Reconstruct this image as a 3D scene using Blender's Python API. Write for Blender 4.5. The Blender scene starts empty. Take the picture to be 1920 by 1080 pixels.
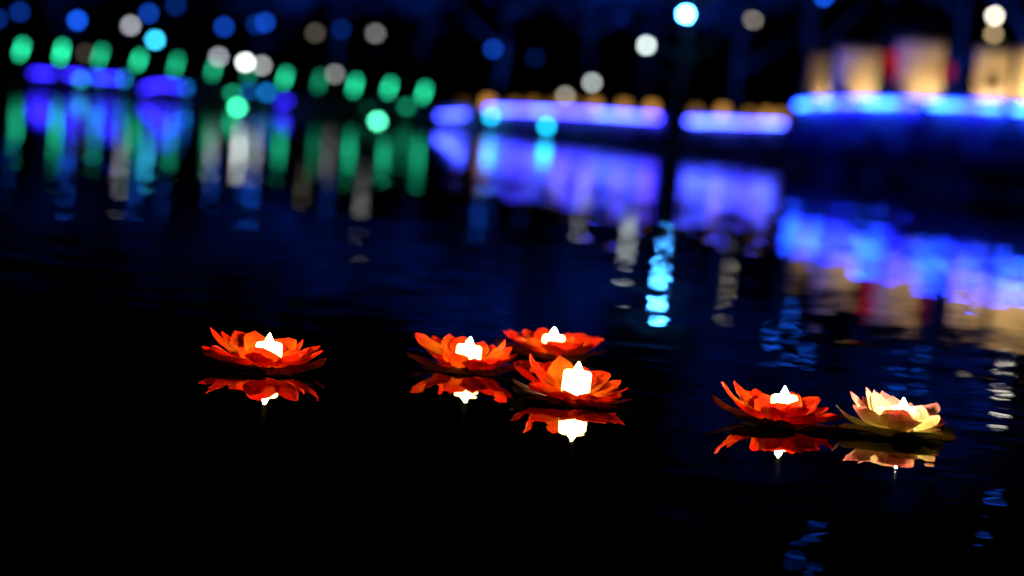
import bpy, math, random
from mathutils import Vector, Matrix, noise as mnoise

# ------------------------------------------------------------------ camera, world, sun, exposure
S = bpy.context.scene
C = S.collection
FPX = 3733.0                      # focal length in pixels of the 1920-wide photograph (70 mm)
CAM_H = 0.62                      # camera height over the water
ROLL = math.radians(5.2)
PITCH = math.atan(309.0 / FPX)
FOCUS = 4.52

fwd = Vector((0, math.cos(PITCH), -math.sin(PITCH)))
r0 = Vector((1, 0, 0))
u0 = Vector((0, math.sin(PITCH), math.cos(PITCH)))
c_right = r0 * math.cos(ROLL) + u0 * math.sin(ROLL)
c_up = r0 * -math.sin(ROLL) + u0 * math.cos(ROLL)

cam_d = bpy.data.cameras.new('camera')
cam = bpy.data.objects.new('camera', cam_d)
C.objects.link(cam)
cam_d.sensor_width = 36.0
cam_d.lens = 36.0 * FPX / 1920.0
cam_d.clip_start = 0.05
cam_d.clip_end = 6000
cam_d.dof.use_dof = True
cam_d.dof.focus_distance = FOCUS
cam_d.dof.aperture_fstop = 1.42
cam_d.dof.aperture_blades = 0
m = Matrix.Identity(4)
for i in range(3):
    m[i][0] = c_right[i]; m[i][1] = c_up[i]; m[i][2] = -fwd[i]
m[0][3], m[1][3], m[2][3] = 0, 0, CAM_H
cam.matrix_world = m
S.camera = cam
CAM = Vector((0, 0, CAM_H))

world = bpy.data.worlds.new('World')
S.world = world
world.use_nodes = True
nt = world.node_tree
bg = nt.nodes['Background']
sky = nt.nodes.new('ShaderNodeTexSky')
sky.sky_type = 'NISHITA'
sky.sun_disc = False
sky.sun_elevation = math.radians(-6)
sky.sun_rotation = math.radians(160)
nt.links.new(sky.outputs[0], bg.inputs[0])
bg.inputs[1].default_value = 0.05

sun_d = bpy.data.lights.new('moonlight', 'SUN')
sun_d.energy = 0.002
sun_d.angle = math.radians(0.5)
sun_d.color = (0.8, 0.9, 1.0)
sun_o = bpy.data.objects.new('moonlight', sun_d)
C.objects.link(sun_o)
sun_o.rotation_euler = (math.radians(40), 0, math.radians(-20))

S.view_settings.view_transform = 'Standard'
S.view_settings.look = 'None'
S.view_settings.gamma = 1
S.view_settings.exposure = 0
S.view_settings.use_curve_mapping = False

# ------------------------------------------------------------------ pixel helpers
def ray(px, py):
    return (fwd + c_right * ((px - 960) / FPX) - c_up * ((py - 540) / FPX))

def at(px, py, D):
    """point on the pixel's ray at world distance Y = D"""
    r = ray(px, py)
    return CAM + r * (D / r.y)

def on_water(px, py):
    r = ray(px, py)
    return CAM + r * (-CAM_H / r.z)

# ------------------------------------------------------------------ object helpers
def tag(o, label=None, cat=None, group=None, kind=None):
    if label: o['label'] = label
    if cat: o['category'] = cat
    if group: o['group'] = group
    if kind: o['kind'] = kind
    return o

def empty(name, loc, label, cat, group=None, rz=0.0):
    o = bpy.data.objects.new(name, None)
    C.objects.link(o)
    o.location = loc
    o.rotation_euler = (0, 0, rz)
    o.empty_display_size = 0.05
    return tag(o, label, cat, group)

def link(name, me, parent=None, loc=(0, 0, 0)):
    o = bpy.data.objects.new(name, me)
    C.objects.link(o)
    o.location = loc
    o.parent = parent
    return o

def mesh(name, v, f, mat, smooth=False, uv=None):
    me = bpy.data.meshes.new(name)
    me.from_pydata([tuple(p) for p in v], [], f)
    if mat: me.materials.append(mat)
    if smooth:
        me.polygons.foreach_set('use_smooth', [True] * len(me.polygons))
    if uv:
        l = me.uv_layers.new(name='UVMap')
        for lp in me.loops:
            l.data[lp.index].uv = uv[lp.vertex_index]
    me.update()
    return me

class MB:
    def __init__(s): s.v = []; s.f = []
    def add(s, v, f):
        n = len(s.v); s.v += [Vector(p) for p in v]; s.f += [tuple(i + n for i in q) for q in f]; return s
    def box(s, c, d, rz=0.0):
        c = Vector(c); x, y, z = d[0] / 2, d[1] / 2, d[2] / 2
        R = Matrix.Rotation(rz, 3, 'Z')
        v = [c + R @ Vector((a * x, b * y, e * z)) for e in (-1, 1) for a, b in ((-1, -1), (1, -1), (1, 1), (-1, 1))]
        return s.add(v, [(3, 2, 1, 0), (4, 5, 6, 7), (0, 1, 5, 4), (1, 2, 6, 5), (2, 3, 7, 6), (3, 0, 4, 7)])
    def lathe(s, prof, n=16, c=(0, 0, 0)):
        c = Vector(c); v = []; f = []
        for r, z in prof:
            for k in range(n):
                a = 2 * math.pi * k / n
                v.append(c + Vector((r * math.cos(a), r * math.sin(a), z)))
        for i in range(len(prof) - 1):
            for k in range(n):
                k2 = (k + 1) % n
                f.append((i * n + k, i * n + k2, (i + 1) * n + k2, (i + 1) * n + k))
        f.append(tuple(reversed(range(n))))
        f.append(tuple((len(prof) - 1) * n + k for k in range(n)))
        return s.add(v, f)
    def tube(s, pts, rad, n=8):
        pts = [Vector(p) for p in pts]; v = []; f = []
        rr = rad if isinstance(rad, (list, tuple)) else [rad] * len(pts)
        for i, p in enumerate(pts):
            t = (pts[min(i + 1, len(pts) - 1)] - pts[max(i - 1, 0)]).normalized()
            a = t.cross(Vector((0, 0, 1)))
            if a.length < 1e-3: a = t.cross(Vector((1, 0, 0)))
            a.normalize(); b = t.cross(a)
            for k in range(n):
                th = 2 * math.pi * k / n
                v.append(p + (a * math.cos(th) + b * math.sin(th)) * rr[i])
        for i in range(len(pts) - 1):
            for k in range(n):
                k2 = (k + 1) % n
                f.append((i * n + k, i * n + k2, (i + 1) * n + k2, (i + 1) * n + k))
        f.append(tuple(reversed(range(n)))); f.append(tuple((len(pts) - 1) * n + k for k in range(n)))
        return s.add(v, f)
    def build(s, name, mat, parent=None, smooth=False, loc=(0, 0, 0)):
        return link(name, mesh(name, s.v, s.f, mat, smooth), parent, loc)

def ball_prof(r, zc, n=9):
    return [(max(1e-4, r * math.sin(math.pi * i / n)), zc - r * math.cos(math.pi * i / n)) for i in range(n + 1)]

# ------------------------------------------------------------------ materials
def new_mat(name):
    mt = bpy.data.materials.new(name); mt.use_nodes = True
    n = mt.node_tree; n.nodes.clear()
    return mt, n.nodes, n.links

def pbr(name, col, rough=0.7, var=0.25, scale=6.0, bump=0.0, coord='Object'):
    mt, N, L = new_mat(name)
    out = N.new('ShaderNodeOutputMaterial'); b = N.new('ShaderNodeBsdfPrincipled')
    tc = N.new('ShaderNodeTexCoord'); nz = N.new('ShaderNodeTexNoise')
    nz.inputs['Scale'].default_value = scale; nz.inputs['Detail'].default_value = 4
    L.new(tc.outputs[coord], nz.inputs['Vector'])
    r = N.new('ShaderNodeValToRGB')
    r.color_ramp.elements[0].position = 0.3; r.color_ramp.elements[1].position = 0.7
    r.color_ramp.elements[0].color = (*[c * (1 - var) for c in col], 1)
    r.color_ramp.elements[1].color = (*[min(1, c * (1 + var)) for c in col], 1)
    L.new(nz.outputs['Fac'], r.inputs[0]); L.new(r.outputs[0], b.inputs['Base Color'])
    b.inputs['Roughness'].default_value = rough
    if bump:
        bp = N.new('ShaderNodeBump'); bp.inputs['Strength'].default_value = bump
        L.new(nz.outputs['Fac'], bp.inputs['Height']); L.new(bp.outputs[0], b.inputs['Normal'])
    L.new(b.outputs[0], out.inputs[0])
    return mt

_em = {}
def glow(col, st):
    k = (tuple(round(c, 3) for c in col), round(st, 3))
    if k not in _em:
        mt, N, L = new_mat('lamp_glow')
        out = N.new('ShaderNodeOutputMaterial'); e = N.new('ShaderNodeEmission')
        e.inputs[0].default_value = (*col, 1); e.inputs[1].default_value = st
        L.new(e.outputs[0], out.inputs[0]); _em[k] = mt
    return _em[k]

def rope_mat(name, c1, c2, st, scale):
    mt, N, L = new_mat(name)
    out = N.new('ShaderNodeOutputMaterial'); e = N.new('ShaderNodeEmission')
    tc = N.new('ShaderNodeTexCoord'); nz = N.new('ShaderNodeTexNoise'); r = N.new('ShaderNodeValToRGB')
    nz.inputs['Scale'].default_value = scale; nz.inputs['Detail'].default_value = 1
    r.color_ramp.elements[0].position = 0.38; r.color_ramp.elements[1].position = 0.66
    r.color_ramp.elements[0].color = (*c1, 1); r.color_ramp.elements[1].color = (*c2, 1)
    L.new(tc.outputs['Object'], nz.inputs['Vector']); L.new(nz.outputs['Fac'], r.inputs[0])
    L.new(r.outputs[0], e.inputs[0]); e.inputs[1].default_value = st
    L.new(e.outputs[0], out.inputs[0])
    return mt

def petal_mat(name, base, tip, tcol_base, tcol_tip, mix=0.5, t0=0.45, t1=0.95):
    """thin dyed fabric petal: diffuse + translucent + faint sheen, veins run along the petal"""
    mt, N, L = new_mat(name)
    out = N.new('ShaderNodeOutputMaterial')
    uv = N.new('ShaderNodeUVMap'); sep = N.new('ShaderNodeSeparateXYZ'); L.new(uv.outputs[0], sep.inputs[0])
    oi = N.new('ShaderNodeObjectInfo')
    mp = N.new('ShaderNodeMapping'); mp.inputs['Scale'].default_value = (14, 1.6, 1)
    L.new(uv.outputs[0], mp.inputs[0])
    nz = N.new('ShaderNodeTexNoise'); nz.noise_dimensions = '4D'
    nz.inputs['Scale'].default_value = 1.0; nz.inputs['Detail'].default_value = 5
    L.new(mp.outputs[0], nz.inputs['Vector'])
    mw = N.new('ShaderNodeMath'); mw.operation = 'MULTIPLY'; mw.inputs[1].default_value = 37
    L.new(oi.outputs['Random'], mw.inputs[0]); L.new(mw.outputs[0], nz.inputs['W'])
    # blotchy base-to-tip edge: dye on cream, candle glow painted into red
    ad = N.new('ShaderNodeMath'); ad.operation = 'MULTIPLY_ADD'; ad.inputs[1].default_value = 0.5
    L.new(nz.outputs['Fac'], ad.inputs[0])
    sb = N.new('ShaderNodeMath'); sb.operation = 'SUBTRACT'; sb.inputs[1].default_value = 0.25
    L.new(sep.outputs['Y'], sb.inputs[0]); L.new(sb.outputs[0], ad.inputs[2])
    # pieces differ a little in how far the tip colour comes down
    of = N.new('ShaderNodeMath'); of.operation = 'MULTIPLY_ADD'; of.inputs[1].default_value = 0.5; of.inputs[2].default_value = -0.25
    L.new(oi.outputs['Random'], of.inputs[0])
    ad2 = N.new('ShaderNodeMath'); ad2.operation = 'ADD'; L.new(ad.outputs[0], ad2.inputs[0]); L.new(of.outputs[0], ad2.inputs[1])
    def ramp(a, b):
        r = N.new('ShaderNodeValToRGB')
        r.color_ramp.elements[0].position = t0; r.color_ramp.elements[1].position = t1
        r.color_ramp.elements[0].color = (*a, 1); r.color_ramp.elements[1].color = (*b, 1)
        L.new(ad2.outputs[0], r.inputs[0])
        mul = N.new('ShaderNodeMix'); mul.data_type = 'RGBA'; mul.blend_type = 'MULTIPLY'; mul.inputs[0].default_value = 1.0
        vr = N.new('ShaderNodeMapRange'); vr.inputs['From Min'].default_value = 0.3; vr.inputs['From Max'].default_value = 0.7
        vr.inputs['To Min'].default_value = 0.45; vr.inputs['To Max'].default_value = 1.08
        L.new(nz.outputs['Fac'], vr.inputs['Value'])
        L.new(r.outputs[0], mul.inputs[6]); L.new(vr.outputs[0], mul.inputs[7])
        return mul.outputs[2]
    d = N.new('ShaderNodeBsdfDiffuse'); t = N.new('ShaderNodeBsdfTranslucent'); g = N.new('ShaderNodeBsdfGlossy')
    L.new(ramp(base, tip), d.inputs[0]); L.new(ramp(tcol_base, tcol_tip), t.inputs[0])
    bp = N.new('ShaderNodeBump'); bp.inputs['Strength'].default_value = 0.35; bp.inputs['Distance'].default_value = 0.004
    L.new(nz.outputs['Fac'], bp.inputs['Height'])
    for s in (d, t, g): L.new(bp.outputs[0], s.inputs['Normal'])
    mx = N.new('ShaderNodeMixShader'); mx.inputs[0].default_value = mix
    L.new(d.outputs[0], mx.inputs[1]); L.new(t.outputs[0], mx.inputs[2])
    g.inputs['Roughness'].default_value = 0.4
    fr = N.new('ShaderNodeFresnel'); fr.inputs[0].default_value = 1.35
    mg = N.new('ShaderNodeMath'); mg.operation = 'MULTIPLY'; mg.inputs[1].default_value = 0.18
    L.new(fr.outputs[0], mg.inputs[0])
    m2 = N.new('ShaderNodeMixShader'); L.new(mg.outputs[0], m2.inputs[0])
    L.new(mx.outputs[0], m2.inputs[1]); L.new(g.outputs[0], m2.inputs[2])
    L.new(m2.outputs[0], out.inputs[0])
    return mt

def water_mat():
    mt, N, L = new_mat('lake_water')
    out = N.new('ShaderNodeOutputMaterial'); b = N.new('ShaderNodeBsdfPrincipled')
    b.inputs['Base Color'].default_value = (0.0012, 0.0016, 0.0022, 1)
    b.inputs['Roughness'].default_value = 0.012
    b.inputs['IOR'].default_value = 1.333
    geo = N.new('ShaderNodeNewGeometry')
    acc = None
    # (scale x, scale y, slope x, slope y, detail)
    for sx, sy, ax, ay, dt, off in ((0.7, 1.9, 0.010, 0.015, 3.0, 5.3), (3.2, 7.5, 0.026, 0.030, 2.0, 31.7), (14.0, 20.0, 0.004, 0.005, 1.0, 77.1)):
        mp = N.new('ShaderNodeMapping'); mp.inputs['Scale'].default_value = (sx, sy, 1)
        mp.inputs['Location'].default_value = (off, off * 0.7, off * 0.3)
        mp.inputs['Rotation'].default_value = (0, 0, math.radians(6 + off * 0.15))
        L.new(geo.outputs['Position'], mp.inputs[0])
        nz = N.new('ShaderNodeTexNoise'); nz.inputs['Scale'].default_value = 1.0; nz.inputs['Detail'].default_value = dt
        L.new(mp.outputs[0], nz.inputs['Vector'])
        s = N.new('ShaderNodeVectorMath'); s.operation = 'SUBTRACT'; s.inputs[1].default_value = (0.5, 0.5, 0.5)
        L.new(nz.outputs['Color'], s.inputs[0])
        q = N.new('ShaderNodeVectorMath'); q.operation = 'MULTIPLY'; q.inputs[1].default_value = (2 * ax, 2 * ay, 0)
        L.new(s.outputs[0], q.inputs[0])
        if acc is None: acc = q.outputs[0]
        else:
            a = N.new('ShaderNodeVectorMath'); a.operation = 'ADD'; L.new(acc, a.inputs[0]); L.new(q.outputs[0], a.inputs[1]); acc = a.outputs[0]
    # patches of calmer and livelier water (gusts), several metres across
    pm = N.new('ShaderNodeMapping'); pm.inputs['Scale'].default_value = (0.5, 0.22, 1); pm.inputs['Location'].default_value = (3.1, 0.6, 0)
    L.new(geo.outputs['Position'], pm.inputs[0])
    pn = N.new('ShaderNodeTexNoise'); pn.inputs['Scale'].default_value = 1.0; pn.inputs['Detail'].default_value = 1
    L.new(pm.outputs[0], pn.inputs['Vector'])
    pr = N.new('ShaderNodeMapRange'); pr.inputs['From Min'].default_value = 0.35; pr.inputs['From Max'].default_value = 0.65
    pr.inputs['To Min'].default_value = 0.55; pr.inputs['To Max'].default_value = 1.15
    L.new(pn.outputs['Fac'], pr.inputs['Value'])
    sc = N.new('ShaderNodeVectorMath'); sc.operation = 'SCALE'; L.new(acc, sc.inputs[0]); L.new(pr.outputs[0], sc.inputs['Scale'])
    u = N.new('ShaderNodeVectorMath'); u.operation = 'ADD'; u.inputs[1].default_value = (0, 0, 1); L.new(sc.outputs[0], u.inputs[0])
    nn = N.new('ShaderNodeVectorMath'); nn.operation = 'NORMALIZE'; L.new(u.outputs[0], nn.inputs[0])
    L.new(nn.outputs[0], b.inputs['Normal'])
    L.new(b.outputs[0], out.inputs[0])
    return mt

M_WATER = water_mat()
M_SOIL = pbr('bank_soil', (0.05, 0.055, 0.035), 0.95, 0.4, 0.8)
M_STONE = pbr('embankment_stone', (0.24, 0.23, 0.22), 0.85, 0.3, 2.0, 0.2)
M_PLASTER = pbr('cream_plaster', (0.62, 0.55, 0.42), 0.85, 0.12, 2.5, 0.1)
M_TILE = pbr('dark_roof_tile', (0.05, 0.05, 0.055), 0.7, 0.3, 5.0)
M_METAL = pbr('dark_painted_metal', (0.03, 0.03, 0.035), 0.45, 0.2, 8.0)
M_BARK = pbr('tree_bark', (0.06, 0.045, 0.03), 0.95, 0.4, 5.0, 0.4)
M_WOOD = pbr('dark_wood', (0.05, 0.03, 0.02), 0.8, 0.3, 5.0)
M_LEAF = pbr('tree_leaf', (0.05, 0.075, 0.07), 0.5, 0.45, 0.9)
M_SHRUB = pbr('shrub_leaf', (0.07, 0.10, 0.16), 0.35, 0.5, 2.0)
M_FOAM = pbr('float_foam', (0.012, 0.01, 0.008), 0.9, 0.3, 40.0)
M_LATTICE = pbr('dark_lattice', (0.035, 0.03, 0.025), 0.8, 0.2, 6.0)

M_RED = petal_mat('red_fabric_petal_painted_glow', (0.94, 0.32, 0.014), (0.86, 0.040, 0.006), (0.95, 0.16, 0.005), (0.92, 0.020, 0.005), 0.66, 0.12, 0.78)  # yellow-orange base colour paints in the overexposed glow near the candle
M_CREAM = petal_mat('cream_petal_with_pink_tip', (0.88, 0.80, 0.46), (0.85, 0.30, 0.36), (0.90, 0.76, 0.36), (0.88, 0.18, 0.24), 0.64, 0.46, 0.96)
M_RLEAF = petal_mat('brown_green_base_leaf', (0.13, 0.085, 0.045), (0.24, 0.17, 0.09), (0.07, 0.04, 0.015), (0.12, 0.07, 0.03), 0.35)
M_GLEAF = petal_mat('olive_base_leaf', (0.22, 0.24, 0.04), (0.38, 0.28, 0.09), (0.16, 0.17, 0.015), (0.28, 0.20, 0.05), 0.45)

def candle_mat(name, col, st):
    mt, N, L = new_mat(name)
    out = N.new('ShaderNodeOutputMaterial'); e = N.new('ShaderNodeEmission')
    e.inputs[0].default_value = (*col, 1); e.inputs[1].default_value = st
    g = N.new('ShaderNodeBsdfPrincipled'); g.inputs['Base Color'].default_value = (0.8, 0.75, 0.65, 1); g.inputs['Roughness'].default_value = 0.4
    a = N.new('ShaderNodeAddShader'); L.new(e.outputs[0], a.inputs[0]); L.new(g.outputs[0], a.inputs[1])
    L.new(a.outputs[0], out.inputs[0]); return mt
M_CANDLE = candle_mat('glowing_candle_wax', (1.0, 0.62, 0.20), 14.0)
M_FLAME = candle_mat('glowing_flame_bulb', (1.0, 0.68, 0.27), 950.0)
M_CANDLE2 = candle_mat('glowing_white_candle_wax', (1.0, 0.72, 0.30), 16.0)
M_FLAME2 = candle_mat('glowing_white_flame_bulb', (1.0, 0.80, 0.40), 1150.0)

# ------------------------------------------------------------------ setting: water and banks
def sheet(name, pts, z, mat):
    me = mesh(name, [(x, y, z) for x, y in pts], [tuple(range(len(pts)))], mat)
    return tag(link(name, me), kind='structure')

sheet('lake_water', [(-2500, -40), (2500, -40), (2500, 4000), (-2500, 4000)], 0.0, M_WATER)

def gx(px, D):   # world X of a bank point seen under pixel column px at distance D
    return at(px, 250, D).x

SHORE = [(-400, 170), (gx(-300, 150), 150), (gx(100, 142), 142), (gx(420, 128), 128), (gx(640, 121), 121), (gx(830, 116), 116),
         (gx(905, 113), 113), (gx(1100, 101), 101), (gx(1255, 90), 90), (gx(1475, 84), 84),
         (gx(1500, 70), 70), (gx(1490, 60), 60), (gx(1560, 55), 55), (gx(1700, 50), 50), (gx(1920, 44), 44), (gx(2150, 39), 39), (24, 22), (40, 5), (60, -30)]
def bank():
    v = []; f = []
    n = len(SHORE)
    for k, (off, z) in enumerate(((0, -0.3), (0.25, 0.35), (1.6, 0.62), (6, 0.75))):
        for i, (x, y) in enumerate(SHORE):
            a = Vector(SHORE[max(i - 1, 0)]); b = Vector(SHORE[min(i + 1, n - 1)])
            t = (b - a).normalized(); nrm = Vector((-t.y, t.x))   # land lies left of travel (away from the water)
            v.append((x + nrm.x * off, y + nrm.y * off, z + 0.06 * math.sin(i * 2.3 + k)))
    for k in range(3):
        for i in range(n - 1):
            f.append((k * n + i, k * n + i + 1, (k + 1) * n + i + 1, (k + 1) * n + i))
    base = len(v)
    # outer rim far away
    rim = [(-3000, 400), (-2500, 3500), (-1500, 3900), (-800, 3900), (-300, 3900), (0, 3900), (200, 3900), (400, 3900), (600, 3900), (900, 3900),
           (1200, 3900), (1500, 3900), (1800, 3800), (2200, 3500), (2400, 2500), (2400, 1500), (2400, 600), (2400, 200), (2400, -30)]
    for x, y in rim: v.append((x, y, 1.0))
    for i in range(n - 1):
        f.append((3 * n + i, 3 * n + i + 1, base + i + 1, base + i))
    return tag(link('bank_ground', mesh('bank_ground', v, f, M_SOIL)), kind='structure')
bank()

# ------------------------------------------------------------------ embankment walls that carry the LED ropes
def land_normals(P):
    out = []
    for i in range(len(P)):
        t = P[min(i + 1, len(P) - 1)] - P[max(i - 1, 0)]
        out.append(Vector((-t.y, t.x, 0)).normalized())
    return out

def wall_run(name, pts, z0, depth, label, cat='wall'):
    """stone retaining wall along pts (px, py, D): top follows the rope; wall body, coping and blocks joints as parts"""
    P = [at(*p) for p in pts]
    o = empty(name, (P[0].x, P[0].y, z0), label, cat)
    off = Vector((P[0].x, P[0].y, z0))
    v = []; f = []
    NR = land_normals(P)
    for p, d in zip(P, NR):
        q = Vector((p.x, p.y, 0))
        a = q + d * 0.10; b = q + d * (0.10 + depth)
        v += [Vector((a.x, a.y, z0)) - off, Vector((b.x, b.y, z0)) - off, Vector((b.x, b.y, p.z - 0.05)) - off, Vector((a.x, a.y, p.z - 0.05)) - off]
    for i in range(len(P) - 1):
        for k in range(4):
            k2 = (k + 1) % 4
            f.append((i * 4 + k, i * 4 + k2, (i + 1) * 4 + k2, (i + 1) * 4 + k))
    f.append((3, 2, 1, 0)); e = (len(P) - 1) * 4; f.append((e, e + 1, e + 2, e + 3))
    link('wall_body', mesh('wall_body', v, f, M_STONE), o)
    mb = MB()
    for i in range(len(P) - 1):
        a, b = P[i], P[i + 1]
        t = (b - a); d = Vector((-t.y, t.x, 0)).normalized(); rz = math.atan2(t.y, t.x)
        cpt = (a + b) / 2 + d * (0.15 + depth / 2) - off
        cpt.z = (a.z + b.z) / 2 - z0 + 0.06  # coping lip raised over the rope to block its light from the screens
        mb.box(cpt, (t.length * 0.998, depth + 0.10, 0.22), rz)
    mb.build('coping', M_STONE, o)
    return o

def rope(name, pts, rad, mat, label, group):
    P = [at(*p) for p in pts]
    o = empty(name, P[0], label, 'rope light', group)
    Q = []
    for i in range(len(P) - 1):
        n = max(2, int((P[i + 1] - P[i]).length / 0.8))
        for k in range(n):
            q = P[i].lerp(P[i + 1], k / n); Q.append(q + Vector((0, 0, -0.012 * math.sin(k * 2.1))))
    Q.append(P[-1])
    Q = [q - P[0] for q in Q]
    MB().tube(Q, rad, 8).build('light_tube', mat, o, True)
    for q in (Q[0], Q[-1]):
        MB().lathe([(rad * 1.15, -rad * 1.2), (rad * 1.25, 0), (rad * 1.15, rad * 1.2)], 8).build('end_cap', M_METAL, o, False, q)
    return o

R_MID = rope_mat('blue_rope_far', (0.032, 0.027, 1.0), (0.042, 0.075, 1.0), 32.0, 0.35)
R_RIGHT = rope_mat('blue_rope_near', (0.008, 0.007, 1.0), (0.009, 0.055, 1.0), 58.0, 0.55)
R_LEFT = rope_mat('violet_rope_far', (0.022, 0.009, 1.0), (0.03, 0.018, 1.0), 9.0, 0.3)

W1 = [(830, 213, 116), (915, 205, 113), (1080, 211, 101), (1240, 222, 91)]
W2 = [(1288, 227, 88), (1475, 233, 84)]
W3 = [(1480, 201, 63.5), (1495, 197, 60), (1560, 193, 56), (1725, 195, 50), (1885, 203, 45), (2020, 214, 42)]
wall_run('embankment_wall', W1, 0.2, 0.5, 'low stone embankment wall on the far shore, left of the dark tree trunk')
wall_run('embankment_wall', W2, 0.2, 0.5, 'short stone embankment wall between the dark tree trunk and the raised bank')
wall_run('embankment_wall', W3, 0.4, 0.6, 'raised stone terrace wall below the cream lit screens, above the shrubs')
def terrace():
    P = [at(*p) for p in W3]; v = []; f = []
    for p, d in zip(P, land_normals(P)):
        v += [(p.x + d.x * 0.5, p.y + d.y * 0.5, 0.4), (p.x + d.x * 0.5, p.y + d.y * 0.5, 1.5), (p.x + 14, p.y + 9, 1.5), (p.x + 17, p.y + 12, 0.5)]
    for i in range(len(P) - 1):
        for k in range(3):
            f.append((i * 4 + k, i * 4 + k + 1, (i + 1) * 4 + k + 1, (i + 1) * 4 + k))
    f.append((0, 1, 2, 3)); e = (len(P) - 1) * 4; f.append((e + 3, e + 2, e + 1, e))
    tag(link('terrace_ground', mesh('terrace_ground', v, f, M_SOIL)), kind='structure')
terrace()
G = 'blue rope lights along the shore walls'
rope('rope_light', [(822, 217, 115.6), (875, 214, 114.2)], 0.055, R_MID, 'short dim blue rope light at the end of the far wall', G)
rope('rope_light', W1[1:], 0.075, R_MID, 'long blue rope light along the far embankment wall', G)
rope('rope_light', W2, 0.07, R_MID, 'blue rope light between the dark trunk and the raised terrace', G)
rope('rope_light', [(1495, 197, 60), (1560, 193, 56), (1726, 195, 49.97)], 0.06, R_RIGHT, 'bright blue rope light on the terrace wall below the red lanterns', G)
rope('rope_light', [(1740, 195.6, 49.5), (1884, 203, 45.03)], 0.05, R_RIGHT, 'blue rope light on the terrace wall below the screen with a square window', G)
rope('rope_light', [(1897, 204, 44.7), (2015, 214, 42.1)], 0.05, R_RIGHT, 'blue rope light at the far end of the terrace wall past the window screen', G)
# violet ropes on the far left bank
GL = 'violet rope lights on the far left bank'
for pts, lb in (([(60, 137, 140), (104, 139, 139)], 'short violet rope light under the first green lamps'),
                ([(124, 140, 138), (160, 142, 137)], 'short violet rope light between two cyan lamps'),
                ([(172, 143, 136), (228, 149, 135)], 'violet rope light running from a blue lamp to a cyan lamp'),
                ([(268, 166, 133), (290, 160, 132), (315, 159, 131), (342, 165, 130)], 'arched violet rope light on the far bank'),
                ([(524, 194, 124), (545, 186, 123)], 'slanted violet rope light among the green lamps')):
    rope('rope_light', pts, 0.11, R_LEFT, lb, GL)

# ------------------------------------------------------------------ lamps
def px2m(px, D): return px / FPX * D

def globe_lamp(px, py, D, col, val, label, group, r_px=5.5, cat='lamp', base_z=0.5):
    """globe lamp on a post standing on the bank"""
    p = at(px, py, D)
    r = px2m(r_px, D)
    st = val / (r_px / 20.5) ** 2
    o = empty('globe_lamp', (p.x, p.y, base_z), label, cat, group)
    h = p.z - base_z
    MB().lathe([(0.10, 0), (0.10, 0.15), (0.045, 0.25), (0.035, max(0.3, h - r * 0.9))], 10).build('post', M_METAL, o)
    MB().lathe([(r * 0.55, h - r * 1.15), (r * 0.6, h - r * 0.85)], 12).build('collar', M_METAL, o)
    MB().lathe(ball_prof(r, h), 14).build('globe', glow(col, st), o, True)
    MB().lathe([(r * 0.3, h + r * 0.97), (r * 0.08, h + r * 1.2)], 8).build('finial', M_METAL, o)
    return o

def hanging_bulb(px, py, D, col, val, label, group, r_px=5.5, cord=2.0):
    p = at(px, py, D)
    r = px2m(r_px, D)
    st = val / (r_px / 20.5) ** 2
    o = empty('hanging_bulb', p, label, 'lamp', group)
    MB().lathe(ball_prof(r, 0), 12).build('bulb', glow(col, st), o, True)
    MB().lathe([(r * 0.5, r * 0.86), (r * 0.4, r * 1.5)], 8).build('socket', M_METAL, o)
    MB().tube([(0, 0, r * 1.4), (0.03, 0, r + cord * 0.5), (0, 0, r + cord)], 0.015, 5).build('cord', M_METAL, o)
    return o

WHITE = (0.95, 1.0, 0.98); LAV = (0.85, 0.88, 1.0); WARM = (1.0, 0.86, 0.62)
GREEN = (0.02, 0.78, 0.36); CYAN = (0.02, 0.50, 1.0); BLUE = (0.01, 0.12, 1.0); AZURE = (0.01, 0.25, 1.0)

# the row of green tube lamps
gx_rows = [(40, 92, 1.0), (115, 98, 1.05), (188, 104, .5), (260, 113, .85), (330, 121, .42), (400, 131, .4), (467, 139, .16), (534, 146, .7),
           (599, 152, .2), (665, 160, .75), (730, 164, .8), (795, 173, .8)]
def tube_lamp(px, py, val):
    D = 134 - (px - 40) * 0.028
    p = at(px, py, D)
    rn = random.Random(px); r = px2m(3.2, D); L = px2m(rn.uniform(20, 30), D)
    base = 0.55
    h = p.z - base
    st = val / 0.135
    slant = math.radians(rn.uniform(7, 15))
    o = empty('tube_lamp', (p.x, p.y, base), 'green glowing upright tube lamp in the evenly spaced row along the far bank', 'lamp', 'green tube lamps in a row on the far bank')
    MB().lathe([(0.12, 0), (0.12, 0.1), (0.05, 0.16), (0.05, max(0.2, h - L / 2))], 8).build('post', M_METAL, o)
    tb = MB().lathe([(r, -0.02), (r, L)], 10).build('tube', glow(GREEN, st), o, True, (-math.sin(slant) * L / 2, 0, h - L / 2))
    cp = MB().lathe([(r * 1.2, L), (r * 1.2, L + 0.05), (0.02, L + 0.12)], 10).build('cap', M_METAL, o, False, (-math.sin(slant) * L / 2, 0, h - L / 2))
    tb.rotation_euler = cp.rotation_euler = (0, slant, 0)
for a in gx_rows: tube_lamp(*a)

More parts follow.
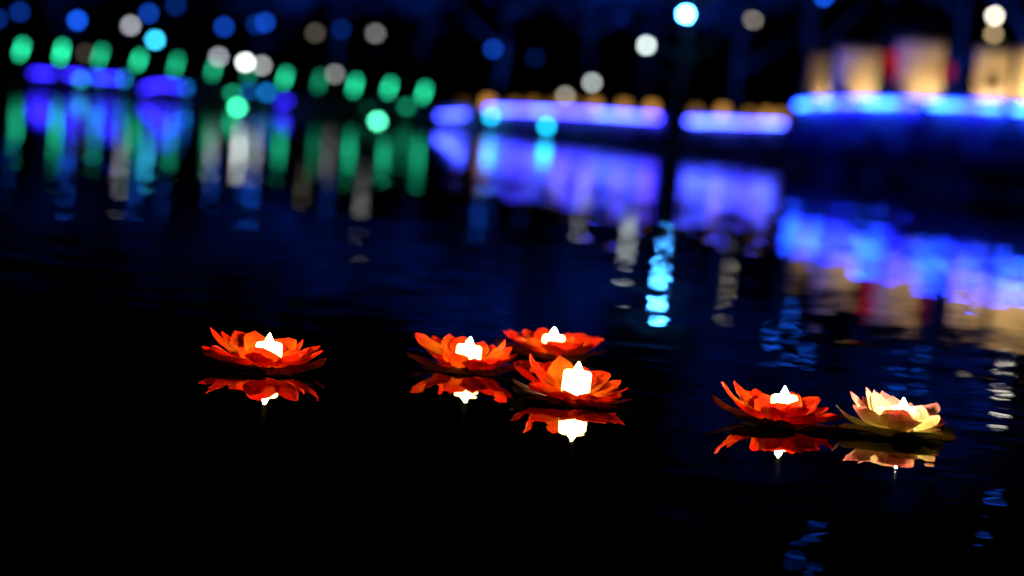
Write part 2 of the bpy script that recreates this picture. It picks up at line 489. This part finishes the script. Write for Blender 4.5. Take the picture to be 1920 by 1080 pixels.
# water's-edge lamps
def edge_lamp(px, py, D, col, val, label, r_px=6):
    p = at(px, py, D); r = px2m(r_px, D); st = val / (r_px / 20.5) ** 2
    o = empty('edge_lamp', (p.x, p.y, p.z - r * 1.4), label, 'lamp', "lamps at the water's edge")
    MB().lathe([(r * 0.9, -0.5), (r * 1.05, r * 0.5), (r * 0.8, r * 0.7)], 10).build('base', M_METAL, o)
    MB().lathe(ball_prof(r, r * 1.4), 12).build('dome', glow(col, st), o, True)
    return o
edge_lamp(708, 228, 113, (0.10, 1.0, 0.52), 1.7, "brightest green lamp low at the water's edge below the tube lamps", 7)
edge_lamp(445, 201, 122, (0.06, 1.0, 0.45), 1.15, "bright green lamp low at the water's edge beneath a white globe lamp")
edge_lamp(436, 176, 128, GREEN, 0.25, 'dim green lamp just above a brighter green edge lamp')
edge_lamp(763, 201, 118, GREEN, 0.22, 'dim green lamp under the last two green tube lamps')
edge_lamp(690, 205, 119, GREEN, 0.10, 'faintest green lamp above the brightest green edge lamp')
edge_lamp(152, 150, 138, (0.03, 0.5, 0.8), 0.35, 'dim cyan lamp among the violet rope lights')
edge_lamp(186, 147, 137, (0.02, 0.30, 1.0), 0.55, 'blue lamp at the start of a violet rope light')
edge_lamp(230, 149, 136, (0.02, 0.42, 0.95), 0.55, 'cyan blue lamp at the end of the violet rope lights')
edge_lamp(347, 165, 133, (0.01, 0.27, 1.0), 0.85, 'clear azure lamp at the end of the arched violet rope light')
edge_lamp(500, 174, 124, (0.01, 0.28, 0.9), 0.45, 'azure lamp beside the slanted violet rope light')
edge_lamp(466, 171, 125, (0.01, 0.2, 0.8), 0.3, 'dim blue lamp between a green edge lamp and an azure lamp')
edge_lamp(921, 219, 111, (0.01, 0.55, 1.0), 0.95, 'cyan lamp at the start of the long blue rope light')
edge_lamp(1025, 237, 100, (0.01, 0.60, 1.0), 1.1, 'bright cyan lamp low in front of the long blue rope light')

# white and coloured globe lamps
GW = 'globe lamps on the far bank'
for px, py, D, col, val, lb in (
    (245, 48, 160, LAV, .36, 'pale white globe lamp beside the bright cyan globe lamp'),
    (291, 75, 136, (0.04, 0.62, 1.0), 1.25, 'bright cyan globe lamp above the green tube lamps'),
    (460, 117, 128, (0.93, 1.0, 1.0), 1.2, 'brightest white globe lamp among the green tube lamps'),
    (491, 123, 150, WHITE, .29, 'grey white globe lamp close beside the brightest white one'),
    (410, 107, 140, LAV, .32, 'lavender white globe lamp over a green tube lamp'),
    (591, 62, 175, WARM, .055, 'very faint warm globe lamp high over the green lamps'),
    (704, 63, 170, WHITE, .13, 'faint white globe lamp high over the last green tube lamps'),
    (628, 139, 150, WHITE, .16, 'faint white globe lamp next to the dimmest green tube lamp'),
    (160, 100, 160, WARM, .03, 'barely lit globe lamp between two green tube lamps'),
    (1212, 85, 125, (0.85, 1.0, 0.98), .85, 'bright white globe lamp beside the tall blue white street lamp'),
    (1110, 155, 118, (0.9, 1.0, 1.0), .36, 'soft white globe lamp above the long blue rope light'),
    (1060, 180, 122, (1.0, 0.92, 0.75), .22, 'dim warm globe lamp just over the long blue rope light'),
    (1412, 37, 150, (1.0, 0.90, 0.68), .24, 'warm grey globe lamp on a tall post over the short wall'),
    (1865, 30, 140, (1.0, 0.93, 0.75), 1.1, 'bright warm white globe lamp above the screen with a square window'),
    (1863, 64, 140, (1.0, 0.70, 0.35), .32, 'amber globe lamp just under the bright warm white one'),
    (1286, 27, 88.6, (0.045, 0.34, 1.0), 24.0, 'tall brilliant blue white street lamp behind the dark tree trunk'),
):
    globe_lamp(px, py, D, col, val, lb, GW)

# small warm lanterns behind the far wall
for px, py, v in ((915, 186, .40), (965, 189, .12), (1000, 190, .14), (1040, 189, .12), (1075, 190, .10), (1115, 192, .30), (1170, 193, .26), (1222, 197, .36),
                  (1305, 201, .12), (1355, 203, .34), (1405, 206, .13), (1438, 207, .26), (1465, 208, .2), (870, 187, .03)):
    D = 118 - (px - 915) * 0.045
    p = at(px, py + 8 + 3 * math.sin(px * 1.7), D); base = 0.6
    r = px2m(9, D); h = p.z - base
    o = empty('wall_lantern', (p.x, p.y, base), 'small amber lantern on a short post in the row behind the blue lit far wall', 'lantern', 'amber lanterns behind the far wall')
    MB().lathe([(0.09, 0), (0.05, 0.1), (0.05, h - r * 1.2)], 8).build('post', M_METAL, o)
    MB().lathe([(r * 0.8, h - r * 1.2), (r, h - r * 0.6), (r, h + r * 0.6), (r * 0.8, h + r)], 8).build('lantern_body', glow((1.0, 0.46, 0.09), v * 0.85 / 0.25), o)
    MB().lathe([(r * 1.4, h + r), (r * 0.2, h + r * 1.7)], 8).build('roof', M_TILE, o)

# blue bulbs hanging in the far trees
for px, py, D, val, lb in ((145, 38, 130, .75, 'vivid blue bulb hanging in the far left trees'),
    (37, 22, 135, .16, 'blurred blue bulb hanging near the vivid one'),
    (279, 25, 138, .30, 'dim blue bulb hanging above the pale white globe lamp'),
    (330, 10, 138, .10, 'faint blue bulb hanging high beside the dim blue one'),
    (420, 50, 135, .32, 'blue bulb hanging above the lavender globe lamp'),
    (497, 42, 135, .34, 'wide blue bulb hanging left of the faint warm globe lamp'),
    (480, 46, 137, .12, 'weak blue bulb touching the wide blue bulb'),
    (640, 55, 140, .08, 'very weak blue bulb hanging between two faint globe lamps'),
    (925, 92, 125, .26, 'single blue bulb hanging above the amber lanterns'),
    (1003, 108, 125, .03, 'barely visible blue bulb near the single blue one'),
    (1545, -6, 112, .60, 'azure bulb hanging high above the raised terrace'),
    (-4, 35, 135, .12, 'dim blue bulb at the far end of the left trees'),
    (1520, -78, 100, .55, 'blue bulb hanging very high above the raised terrace'),
    (1585, -60, 100, .45, 'blue bulb beside the highest bulbs over the terrace'),
    (1770, -110, 95, .40, 'blue bulb in the tall trees behind the window screen'),
    (1810, -75, 95, .28, 'dim blue bulb in the tall trees behind the window screen'),
    (1300, -20, 125, .25, 'dim blue bulb hanging beside the tall street lamp'),
    (1990, -255, 80, .4, 'bright blue bulb high over the terrace end'),
    (1655, -470, 95, .35, 'topmost blue bulb in the tall terrace tree'),
    (1680, -400, 95, .25, 'second topmost blue bulb in the tall terrace tree'),
    ):
    hanging_bulb(px, py, D, BLUE if val < .78 else AZURE, val, lb, 'blue bulbs hanging in the trees')
hanging_bulb(1965, -40, 85, (1.0, 0.95, 0.8), .8, 'white bulb hanging at the end of the terrace trees', 'white bulbs hanging in the trees')

# ------------------------------------------------------------------ cream screens on the right terrace, up-lit in warm light
def screen(x0, x1, ytop, D, label, window=False, front=1.0):
    a = at(x0, ytop, D); b = at(x1, ytop, D)
    w = (b - a).length; zb = 1.5; h = (a.z + b.z) / 2 - zb
    cx, cy = (a.x + b.x) / 2, (a.y + b.y) / 2
    o = empty('garden_screen', (cx, cy, zb), label, 'wall', 'cream garden screens on the terrace')
    t = 0.16
    if window:
        s = w * 0.36; zc = h * 0.62; wx = w * 0.02
        mb = MB()
        mb.box((-(w / 2 + (s / 2 - wx)) / 2, 0, h / 2), (w / 2 - s / 2 + wx, t, h))
        mb.box(((w / 2 + s / 2 + wx) / 2, 0, h / 2), (w / 2 - s / 2 - wx, t, h))
        mb.box((wx, 0, (zc - s / 2) / 2), (s, t, zc - s / 2))
        mb.box((wx, 0, (h + zc + s / 2) / 2), (s, t, h - zc - s / 2))
        mb.build('panel', M_PLASTER, o)
        fr = MB()
        for dx, dz, sx, sz in ((-s / 2, 0, .05, s), (s / 2, 0, .05, s), (0, -s / 2, s + .05, .05), (0, s / 2, s + .05, .05)):
            fr.box((wx + dx, -t / 2 - 0.015, zc + dz), (sx, 0.06, sz))
        win = fr.build('window', M_LATTICE, o)
        for k in (-1, 0, 1):
            MB().box((wx + k * s / 4, 0, zc), (.022, .03, s)).build('lattice_bar', M_LATTICE, win)
            MB().box((wx, 0.035, zc + k * s / 4), (s, .03, .022)).build('lattice_bar', M_LATTICE, win)
    else:
        MB().box((0, 0, h / 2), (w, t, h)).build('panel', M_PLASTER, o)
    MB().box((0, 0, h + 0.05), (w + 0.16, 0.42, 0.10)).build('eave', M_TILE, o)
    n = max(4, int(w / 0.2))
    for k in range(n):
        MB().tube([((k + .5) / n * w - w / 2, -0.22, h + .11), ((k + .5) / n * w - w / 2, 0, h + .19), ((k + .5) / n * w - w / 2, 0.22, h + .11)], 0.05, 6).build('roof_tile', M_TILE, o)
    # the linear up-light standing on the terrace in front of the screen
    u = empty('floor_uplight', (cx, cy - front, 1.60), 'warm floor light before the ' + label, 'lamp', 'warm floor lights before the screens')
    MB().box((0, -0.03, -0.06), (w * 0.82, 0.12, 0.07)).build('housing', M_METAL, u)
    MB().tube([(-w * .4, 0, 0.0), (w * .4, 0, 0.0)], 0.03, 8).build('light_tube', glow((1.0, 0.66, 0.30), 450.0), u, True)
    return o
screen(1520, 1560, 106, 62.8, 'narrow cream screen next to the short wall', False, 0.5)
screen(1570, 1650, 97, 57.0, 'plain wide cream screen beside the narrow one')
screen(1682, 1772, 82, 52.8, 'tall cream screen between two red lanterns')
screen(1832, 1898, 99, 48.6, 'cream screen pierced by a square dark window', True)
screen(1912, 1990, 99, 46.8, 'cream screen past the one with the square window')
screen(2002, 2080, 102, 45, 'last cream screen on the terrace')

def red_lantern(px, py, D, val, label):
    p = at(px, py, D)
    o = empty('red_lantern', p, label, 'lantern', 'red lanterns beside the tall screen')
    r = 0.17
    MB().lathe([(r * .5, -r * 1.1), (r * .85, -r * .75), (r, 0), (r * .85, r * .75), (r * .5, r * 1.1)], 14).build('lantern_body', glow((1.0, 0.02, 0.015), val), o, True)
    for z in (-1, 1):
        MB().lathe([(r * .52, z * r * 1.25 - .03), (r * .52, z * r * 1.25 + .03)], 10).build('ring_cap', M_WOOD, o)
    MB().lathe([(0.03, -r * 2.6), (0.012, -r * 1.3)], 8).build('tassel', pbr_red, o)
    MB().tube([(0, 0, r * 1.3), (0, 0, r * 1.3 + .5)], .012, 5).build('cord', M_METAL, o)
pbr_red = pbr('red_tassel', (0.5, 0.03, 0.03), 0.8)
red_lantern(1673, 112, 51.6, 0.5, 'red lantern hanging on the brighter side of the tall cream screen')
red_lantern(1675, 134, 51.5, 0.28, 'small red lantern hanging below the brighter red one')
red_lantern(1776, 134, 50.6, 0.3, 'dimmer red lantern hanging beside the tall cream screen, towards the window screen')

# ------------------------------------------------------------------ vegetation
def leaf_cloud(rng, cx, rad, n, size, lobes=7):
    """leaf-sized faces spread through several overlapping lobes"""
    L = []
    for k in range(lobes):
        a = rng.uniform(0, 6.283); e = rng.uniform(-0.5, 1.0)
        q = rng.uniform(0.35, 0.75)
        L.append((Vector((math.cos(a) * rad[0] * q, math.sin(a) * rad[1] * q, e * rad[2] * 0.6)), rng.uniform(0.32, 0.5)))
    L.append((Vector((0, 0, 0)), 0.6))
    v = []; f = []
    for i in range(n):
        c, s = rng.choice(L)
        d = Vector((rng.gauss(0, 1), rng.gauss(0, 1), rng.gauss(0, 1))).normalized() * (rng.random() ** 0.4)
        p = Vector(cx) + c + Vector((d.x * rad[0] * s, d.y * rad[1] * s, d.z * rad[2] * s))
        t = Vector((rng.gauss(0, 1), rng.gauss(0, 1), rng.gauss(0, .6))).normalized()
        b = t.cross(Vector((rng.gauss(0, 1), rng.gauss(0, 1), rng.gauss(0, 1)))).normalized()
        sz = size * rng.uniform(.6, 1.3)
        k = len(v)
        v += [p - t * sz, p + b * sz * .38, p + t * sz, p - b * sz * .38]
        f.append((k, k + 1, k + 2, k + 3))
    return v, f

def tree(x, y, h, r, seed, label, trunk_r=0.28, group='tall trees behind the far bank', crown_from=0.3, n=1500, base=0.6, lean=0.0):
    rng = random.Random(seed)
    o = empty('tree', (x, y, base), label, 'tree', group)
    pts = [Vector((0, 0, -0.3))]
    for k in range(1, 7):
        pts.append(Vector((rng.uniform(-.12, .12) * k * .5 + lean * k, rng.uniform(-.1, .1) * k * .5, h * 0.8 * k / 6)))
    mb = MB(); mb.tube(pts, [trunk_r * (1 - .13 * k) for k in range(7)], 9)
    for k in range(7):
        i = rng.randint(2, 5); a = rng.uniform(0, 6.28); s = pts[i]
        e = s + Vector((math.cos(a) * r * .7, math.sin(a) * r * .7, h * rng.uniform(.08, .2)))
        mid = s.lerp(e, .5) + Vector((0, 0, -.2))
        mb.tube([s, mid, e], [trunk_r * .4, trunk_r * .28, trunk_r * .1], 6)
    mb.build('trunk', M_BARK, o, True)
    ch = h * (1 - crown_from)
    v, f = leaf_cloud(rng, (lean * 5, 0, h * crown_from + ch * .5), (r, r, ch * .5), n, 0.34, 9)
    link('crown', mesh('crown', v, f, M_LEAF), o)
    return o

TREES = [(-250, 190, 17, 6.5), (-20, 172, 15, 5.5), (120, 160, 13, 4.5), (300, 165, 16, 5.5), (470, 158, 14, 5), (620, 162, 17, 6), (780, 150, 15, 5), (930, 146, 19, 6.5),
         (1090, 140, 16, 5.5), (1200, 150, 18, 6), (1370, 135, 17, 5.5), (1500, 118, 20, 5.5), (1640, 105, 21, 5.5), (1780, 98, 17, 5), (1930, 92, 19, 5.5), (2120, 85, 18, 6)]
tl = ['broad dark tree past the first green lamp', 'dark tree behind the first green tube lamps', 'slim dark tree behind the vivid blue bulb', 'dark tree behind the bright cyan globe lamp',
      'dark tree behind the brightest white globe lamp', 'large dark tree behind the faint warm globe lamp', 'dark tree behind the last green tube lamps', 'tall tree touched by blue light over the amber lanterns',
      'dark tree behind the soft white globe lamp', 'tall dark tree behind the bright white globe lamp', 'tree touched by blue light under the warm grey globe lamp', 'very tall tree behind the narrow cream screen',
      'tallest tree, behind the plain wide cream screen', 'dark tree behind the tall cream screen', 'tall dark tree behind the window screen', 'dark tree at the terrace end']
for k, (px, D, h, r) in enumerate(TREES):
    tree(gx(px, D), D, h, r, 100 + k, tl[k], base=0.8)
# the dark trunk standing before the far wall
tree(at(1264, 300, 90.5).x, 90.5, 9.5, 3.2, 55, 'dark tree trunk standing in the gap between two blue rope lights', 0.36, 'trees on the shore', 0.62, 900, 0.45, 0.02)

# blue floodlights at the foot of the trees
for px, D, e, txt in ((60, 150, 6000, 'first green tube lamps'), (420, 146, 7500, 'brightest white globe lamp'), (640, 150, 9000, 'faint white globe lamps'), (900, 134, 26000, 'amber lanterns'),
                 (1220, 134, 13000, 'tall street lamp'), (1340, 124, 13000, 'warm grey globe lamp'), (1560, 104, 13000, 'plain wide cream screen'), (1850, 88, 12000, 'window screen')):
    x = gx(px, D)
    o = empty('tree_floodlight', (x, D, 0.75), 'blue floodlight aimed up at the trees behind the ' + txt, 'floodlight', 'blue floodlights under the trees')
    MB().box((0, 0, .12), (.5, .3, .06)).build('bracket', M_METAL, o)
    MB().box((0, .05, .32), (.44, .2, .34)).build('housing', M_METAL, o)
    MB().box((0, .158, .34), (.38, .012, .28)).build('lens', glow((.02, .10, 1.0), 6.0), o)
    ld = bpy.data.lights.new('blue_flood', 'SPOT'); ld.energy = e; ld.color = (0.01, 0.07, 1.0); ld.spot_size = math.radians(75); ld.spot_blend = 0.6; ld.shadow_soft_size = 0.2
    lo = bpy.data.objects.new('flood_beam', ld); C.objects.link(lo); lo.parent = o
    lo.location = (0, 0.3, 0.6); lo.rotation_euler = (math.radians(180 - 48), 0, 0)

# shrubs on the slope under the right terrace
rng = random.Random(9)
SH = [(1505, 228, 57.6, .9), (1545, 224, 55.0, .9), (1600, 232, 52.8, .9), (1655, 226, 50.9, .95), (1715, 234, 49.0, .9), (1775, 226, 47.0, .9), (1835, 236, 45.2, .95), (1890, 240, 43.6, .9), (1950, 246, 42.0, 1.0), (2020, 256, 40.4, 1.0),
      (1520, 320, 57.0, .9), (1590, 330, 53.0, .9), (1670, 330, 50.0, 1.0), (1750, 345, 47.2, 1.0), (1830, 350, 45.0, 1.0), (1915, 352, 42.6, 1.0)]
for k, (px, py, D, s) in enumerate(SH):
    D = D + 0.6
    p = at(px, py, D)
    o = empty('shrub', (p.x, p.y, max(0.1, p.z - s * 1.3)), ('dark leafy shrub on the slope directly under the terrace rope lights' if k < 10 else "low dark shrub at the water's edge below the terrace"),
              'shrub', 'shrubs under the rope lights' if k < 10 else "shrubs at the terrace water's edge")
    v, f = leaf_cloud(rng, (0, 0, s * .6), (s * rng.uniform(.8, 1.1), s * .65, s * rng.uniform(.55, .8)), 900, 0.09, 6)
    link('foliage', mesh('foliage', v, f, M_SHRUB), o)
    mb = MB()
    for j in range(4):
        a = rng.uniform(0, 6.28); mb.tube([(0, 0, -.1), (math.cos(a) * .15, math.sin(a) * .1, s * .4), (math.cos(a) * .35, math.sin(a) * .2, s * .8)], [.03, .02, .008], 5)
    mb.build('stems', M_BARK, o)

# low planted shrubs before the far wall and under the green lamps
for k, (px, py, D, s) in enumerate([(1120, 252, 98.4, 1.0), (1180, 258, 94.4, 1.0), (1225, 262, 91.4, .9), (1310, 266, 87, 1.0), (1370, 268, 85.5, 1.0), (1430, 272, 84, 1.1), (1060, 248, 102, .8),
                                     (600, 196, 125, 1.2), (650, 205, 122, 1.3), (705, 214, 119, 1.2), (755, 212, 118, 1.2), (800, 215, 117, .9), (395, 170, 130, 1.2), (370, 172, 131, 1.2)]):
    p = at(px, py, D)
    o = empty('shrub', (p.x, p.y, 0.25), 'low dark shrub in front of the far embankment wall' if k < 7 else 'low shrub faintly green under the tube lamps', 'shrub',
              'shrubs before the far wall' if k < 7 else 'shrubs under the green lamps')
    v, f = leaf_cloud(rng, (0, 0, s * .4), (s * 1.3, s * .8, s * .55), 500, 0.13, 6)
    link('foliage', mesh('foliage', v, f, M_SHRUB), o)
    MB().tube([(0, 0, -.3), (0.05, 0, s * .5)], [.05, .02], 5).build('stems', M_BARK, o)

# ------------------------------------------------------------------ floating lotus lanterns
NU, NV = 6, 9
def petal_mesh(B, T, W, rng, up_ctrl=0.25, cup=0.30, curl=0.0, point=0.62, ripple=0.085, flat=False, roll=0.0):
    """petal from base B to tip T: spine is a curve hugging outward first then rising; width W"""
    d = T - B; Lh = Vector((d.x, d.y, 0)); ln = d.length
    hd = Lh.normalized() if Lh.length > 1e-4 else Vector((0, 1, 0))
    ctl = B + Lh * 0.62 + Vector((0, 0, d.z * up_ctrl))
    side = hd.cross(Vector((0, 0, 1))).normalized()
    side = Matrix.Rotation(roll, 3, d.normalized()) @ side
    tw = rng.uniform(-.22, .22)
    ph = rng.uniform(0, 6.28); seed = rng.uniform(0, 100)
    skew = rng.uniform(-.08, .08)
    v = []; uv = []; f = []
    for j in range(NV):
        t = j / (NV - 1)
        p = B * (1 - t) ** 2 + ctl * 2 * t * (1 - t) + T * t * t
        tan = ((ctl - B) * 2 * (1 - t) + (T - ctl) * 2 * t).normalized()
        sd = (side * math.cos(tw * t) + side.cross(tan) * math.sin(tw * t)).normalized()
        nr = sd.cross(tan).normalized()
        if nr.z < 0 and not flat: nr = nr
        w = W * 0.5 * ((1 - t) ** point) * (0.45 + 1.75 * t ** 0.85) / 0.90
        if j == NV - 1: w = W * 0.006
        if curl and t > .6: p = p + nr * curl * ((t - .6) / .4) ** 2
        for i in range(NU + 1):
            s = -1 + 2 * i / NU
            n = mnoise.noise(Vector((s * 1.7 + seed, t * 3.1, seed * .37)))
            e = w * (1 + ripple * math.sin(ph + t * 9 + s * 2))
            q = p + sd * (s * e + skew * W * t * (1 - t)) + nr * (cup * w * (s * s - .3)) + nr * (n * W * 0.10)
            # soft keel along the middle
            q -= nr * (W * 0.035 * max(0, 1 - abs(s) * 2.2) * (1 - t))
            v.append(q); uv.append((i / NU, t))
    for j in range(NV - 1):
        for i in range(NU):
            a = j * (NU + 1) + i
            f.append((a, a + 1, a + NU + 2, a + NU + 1))
    return v, f, uv

def lotus(cx, cy, petals, leaves, candle, pm, lm, label, clabel, seed, s=1.0, hidden=True):
    rng = random.Random(seed)
    c = on_water(cx, cy)
    root = empty('lotus_lantern', (c.x, c.y, 0), label, 'lotus lantern', 'floating lotus lanterns')
    # foam float and the cup that carries the candle
    MB().lathe([(0.030, -0.014), (0.040, -0.004), (0.040, 0.009), (0.036, 0.0145)], 24).build('float_base', M_FOAM, root, True)
    sa = 0
    for spec in petals:
        px, py, yo, w = spec[:4]
        kw = spec[4] if len(spec) > 4 else {}
        w *= 1.28
        T = at(px, py, c.y + max(-.105, min(.115, yo * 1.3 + (0.012 if yo > 0 else 0)))) - c
        h = Vector((T.x, T.y, 0))
        az = h.normalized() if h.length > 1e-3 else Vector((0, 1, 0))
        br = kw.get('br', 0.035)
        B = az * br + Vector((0, 0, kw.get('bz', 0.012)))
        v, f, uv = petal_mesh(B, T, w, rng, kw.get('u', 0.26), kw.get('cup', rng.uniform(.3, .55)), kw.get('curl', rng.uniform(-.003, .004)), kw.get('pt', rng.uniform(.6, .78)))
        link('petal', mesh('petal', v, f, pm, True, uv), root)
    for lf in leaves:
        px, py, yo, w = lf[:4]
        if len(lf) > 4:      # a leaf that folds up along the front of the flower: own root and roll
            T = at(px, py, c.y + yo) - c; B = at(*lf[4][:2], c.y + lf[4][2]) - c
            v, f, uv = petal_mesh(B, T, w, rng, 0.2, 0.12, 0.0, 0.5, 0.06, True, math.radians(lf[5]))
            for q in v: q.z = max(q.z, 0.0025)
            link('leaf', mesh('leaf', v, f, lm, True, uv), root)
            continue
        T = at(px, py, c.y + yo) - c
        T.z = max(T.z, 0.004)
        h = Vector((T.x, T.y, 0)).normalized()
        v, f, uv = petal_mesh(h * 0.022 + Vector((0, 0, 0.006)), T, w, rng, 0.1, -0.18, 0.0, 0.5, 0.06, True)
        for q in v: q.z = max(q.z, 0.0025)
        link('leaf', mesh('leaf', v, f, lm, True, uv), root)
    # candle: its own thing, standing in the flower
    kx, kyo, rad, top, lean = candle
    p = at(kx, cy, c.y + kyo)
    co = empty('candle', (p.x, c.y + kyo, 0.0146), clabel, 'candle', 'glowing candles in the lotus lanterns')
    co.rotation_euler = (0, math.radians(lean), rng.uniform(0, 3))
    h = top - 0.0146
    MB().lathe([(rad * .93, 0), (rad, .004), (rad, h - .007), (rad * .95, h - .002), (rad * .85, h), (rad * .55, h - .004), (rad * .1, h - .005)], 28).build('wax_body', M_CANDLE2 if pm is M_CREAM else M_CANDLE, co, True)
    fl = []
    for k in range(11):
        t = k / 10
        fl.append((max(.0004, 0.0115 * math.cos(t * math.pi / 2) ** 0.85 * (1 - .25 * t)), h - .005 + 0.026 * t))
    fl[-1] = (.0004, fl[-1][1])
    MB().lathe(fl, 14).build('flame', M_FLAME2 if pm is M_CREAM else M_FLAME, co, True)
    return root

RW = .052
lotus(500, 692,
 [(393, 614, .015, .040), (415, 622, .055, .036), (441, 619, .08, .056), (478, 620, .09, .060), (541, 633, .085, .054, {'pt': .5}), (570, 639, .055, .034), (577, 651, .02, .040),
  (599, 646, .05, .038), (606, 658, .0, .040), (379, 648, -.02, .030), (397, 648, -.045, .046), (493, 651, -.075, .058, {'u': .3}), (474, 660, -.08, .05), (448, 652, -.02, .050),
  (561, 666, -.07, .052), (560, 656, -.02, .050), (520, 640, .10, .045)],
 [(388, 674, -.05, .040, (500, 697, -.085), 22), (430, 695, -.11, .085), (520, 708, -.12, .08), (590, 690, -.06, .075), (612, 672, .03, .07), (380, 655, .04, .07), (480, 668, .12, .08)],
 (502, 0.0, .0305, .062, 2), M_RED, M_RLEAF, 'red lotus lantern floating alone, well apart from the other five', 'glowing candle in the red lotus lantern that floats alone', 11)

lotus(872, 694,
 [(780, 624, .02, .052), (811, 631, .085, .04), (840, 627, .08, .058), (800, 657, -.05, .050), (831, 644, -.015, .056), (907, 639, .085, .05), (925, 647, .08, .045), (954, 642, .02, .040, {'curl': .012}),
  (960, 651, -.01, .048), (971, 666, -.03, .045), (893, 672, -.075, .040), (905, 682, -.09, .045), (850, 661, -.065, .055, {'u': .3}), (944, 660, .04, .05), (868, 632, .10, .05), (930, 672, -.06, .05)],
 [(762, 660, .02, .08), (790, 690, -.07, .08), (850, 712, -.11, .08), (930, 706, -.09, .075), (975, 682, .0, .075), (900, 660, .12, .08)],
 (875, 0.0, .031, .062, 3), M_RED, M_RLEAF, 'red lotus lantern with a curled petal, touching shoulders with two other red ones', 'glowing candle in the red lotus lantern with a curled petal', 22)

lotus(1038, 668,
 [(942, 619, .02, .042), (953, 617, .045, .046), (985, 619, .08, .056), (1016, 614, .09, .05), (1066, 626, .095, .05), (1095, 624, .075, .052), (1110, 629, .05, .04), (1131, 634, .0, .042), (1122, 632, .035, .04),
  (1036, 645, -.065, .056), (1061, 644, -.085, .066, {'pt': .45}), (1005, 634, -.035, .056), (970, 634, -.03, .052), (1073, 632, -.02, .056), (1094, 638, -.045, .056), (1118, 646, -.03, .05), (1040, 622, .10, .05)],
 [(930, 636, .02, .08), (960, 658, -.07, .08), (1020, 680, -.12, .08), (1090, 678, -.10, .08), (1140, 655, .0, .075), (1060, 635, .13, .08)],
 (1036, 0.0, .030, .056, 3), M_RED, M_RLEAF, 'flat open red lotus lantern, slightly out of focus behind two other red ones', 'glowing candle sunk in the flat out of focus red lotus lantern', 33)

lotus(1075, 752,
 [(994, 663, .03, .058, {'u': .15}), (1050, 667, .07, .060, {'u': .15}), (1029, 677, .088, .05), (1007, 680, .092, .05), (1096, 689, .09, .055), (1132, 697, .08, .052, {'pt': .5}), (1165, 714, .035, .046),
  (1160, 724, .055, .046), (1180, 728, .0, .036), (965, 684, .02, .040), (1083, 741, -.075, .050, {'u': .4, 'pt': .48}), (1002, 716, -.05, .056, {'u': .3}), (990, 722, -.03, .05), (1085, 766, -.085, .060), (1166, 744, -.045, .045),
  (1028, 738, -.07, .056), (1148, 752, -.07, .05), (1120, 762, -.085, .05)],
 [(958, 708, .02, .075), (985, 745, -.08, .08), (1050, 776, -.12, .08), (1150, 772, -.09, .08), (1195, 745, .01, .07), (962, 725, -.04, .07), (1090, 722, .12, .08)],
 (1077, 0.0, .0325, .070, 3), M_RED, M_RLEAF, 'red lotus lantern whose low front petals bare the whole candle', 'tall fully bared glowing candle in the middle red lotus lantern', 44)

lotus(1458, 793,
 [(1351, 717, .0, .046), (1375, 715, .045, .038), (1397, 733, .05, .048), (1416, 730, .08, .056), (1407, 734, .095, .05), (1435, 738, .035, .056), (1484, 734, .08, .056), (1504, 751, .09, .05), (1535, 743, .05, .054),
  (1553, 763, .02, .046), (1571, 781, -.03, .044), (1421, 747, -.05, .044, {'u': .38, 'pt': .75}), (1457, 754, -.06, .046, {'u': .42, 'pt': .6}), (1444, 760, -.085, .046, {'u': .4, 'pt': .75}), (1497, 752, -.05, .046, {'u': .4, 'pt': .7}), (1511, 764, -.075, .045, {'u': .38, 'pt': .75}), (1528, 756, -.02, .044, {'u': .35, 'pt': .7}),
  (1380, 752, -.03, .05), (1540, 782, -.07, .05)],
 [(1333, 739, .02, .060), (1363, 777, -.085, .045, (1490, 803, -.10), 24), (1590, 797, -.04, .045, (1490, 806, -.10), -15), (1420, 806, -.12, .085), (1510, 815, -.12, .08), (1575, 801, -.04, .075), (1580, 780, .06, .07), (1450, 760, .13, .08)],
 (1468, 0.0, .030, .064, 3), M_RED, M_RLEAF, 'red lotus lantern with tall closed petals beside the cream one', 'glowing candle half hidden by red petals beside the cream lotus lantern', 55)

lotus(1690, 814,
 [(1594, 734, .02, .048), (1622, 727, .045, .042), (1640, 730, .06, .048), (1655, 732, .08, .052), (1673, 742, .09, .052), (1616, 744, .095, .04), (1730, 760, .03, .056, {'u': .3}), (1756, 754, .06, .054), (1763, 781, -.03, .056),
  (1777, 791, .04, .034), (1767, 785, .055, .04), (1599, 759, -.04, .048), (1673, 775, -.07, .058, {'u': .4}), (1699, 788, -.085, .056, {'u': .4}), (1665, 762, -.05, .060, {'u': .4, 'pt': .48}), (1764, 804, -.05, .034),
  (1690, 768, -.06, .056, {'u': .4, 'pt': .5}), (1706, 756, .09, .05)],
 [(1567, 760, .03, .060), (1567, 799, -.075, .052, (1728, 822, -.10), 26), (1768, 826, -.07, .05, (1672, 818, -.11), -30), (1640, 826, -.12, .085), (1730, 836, -.12, .085), (1793, 825, -.01, .075), (1600, 810, -.10, .075), (1780, 800, .07, .07), (1690, 785, .13, .08)],
 (1690, 0.0, .030, .062, 3), M_CREAM, M_GLEAF, 'cream lotus lantern with pink tipped petals and olive leaves', 'glowing candle inside the cream lotus lantern', 66)
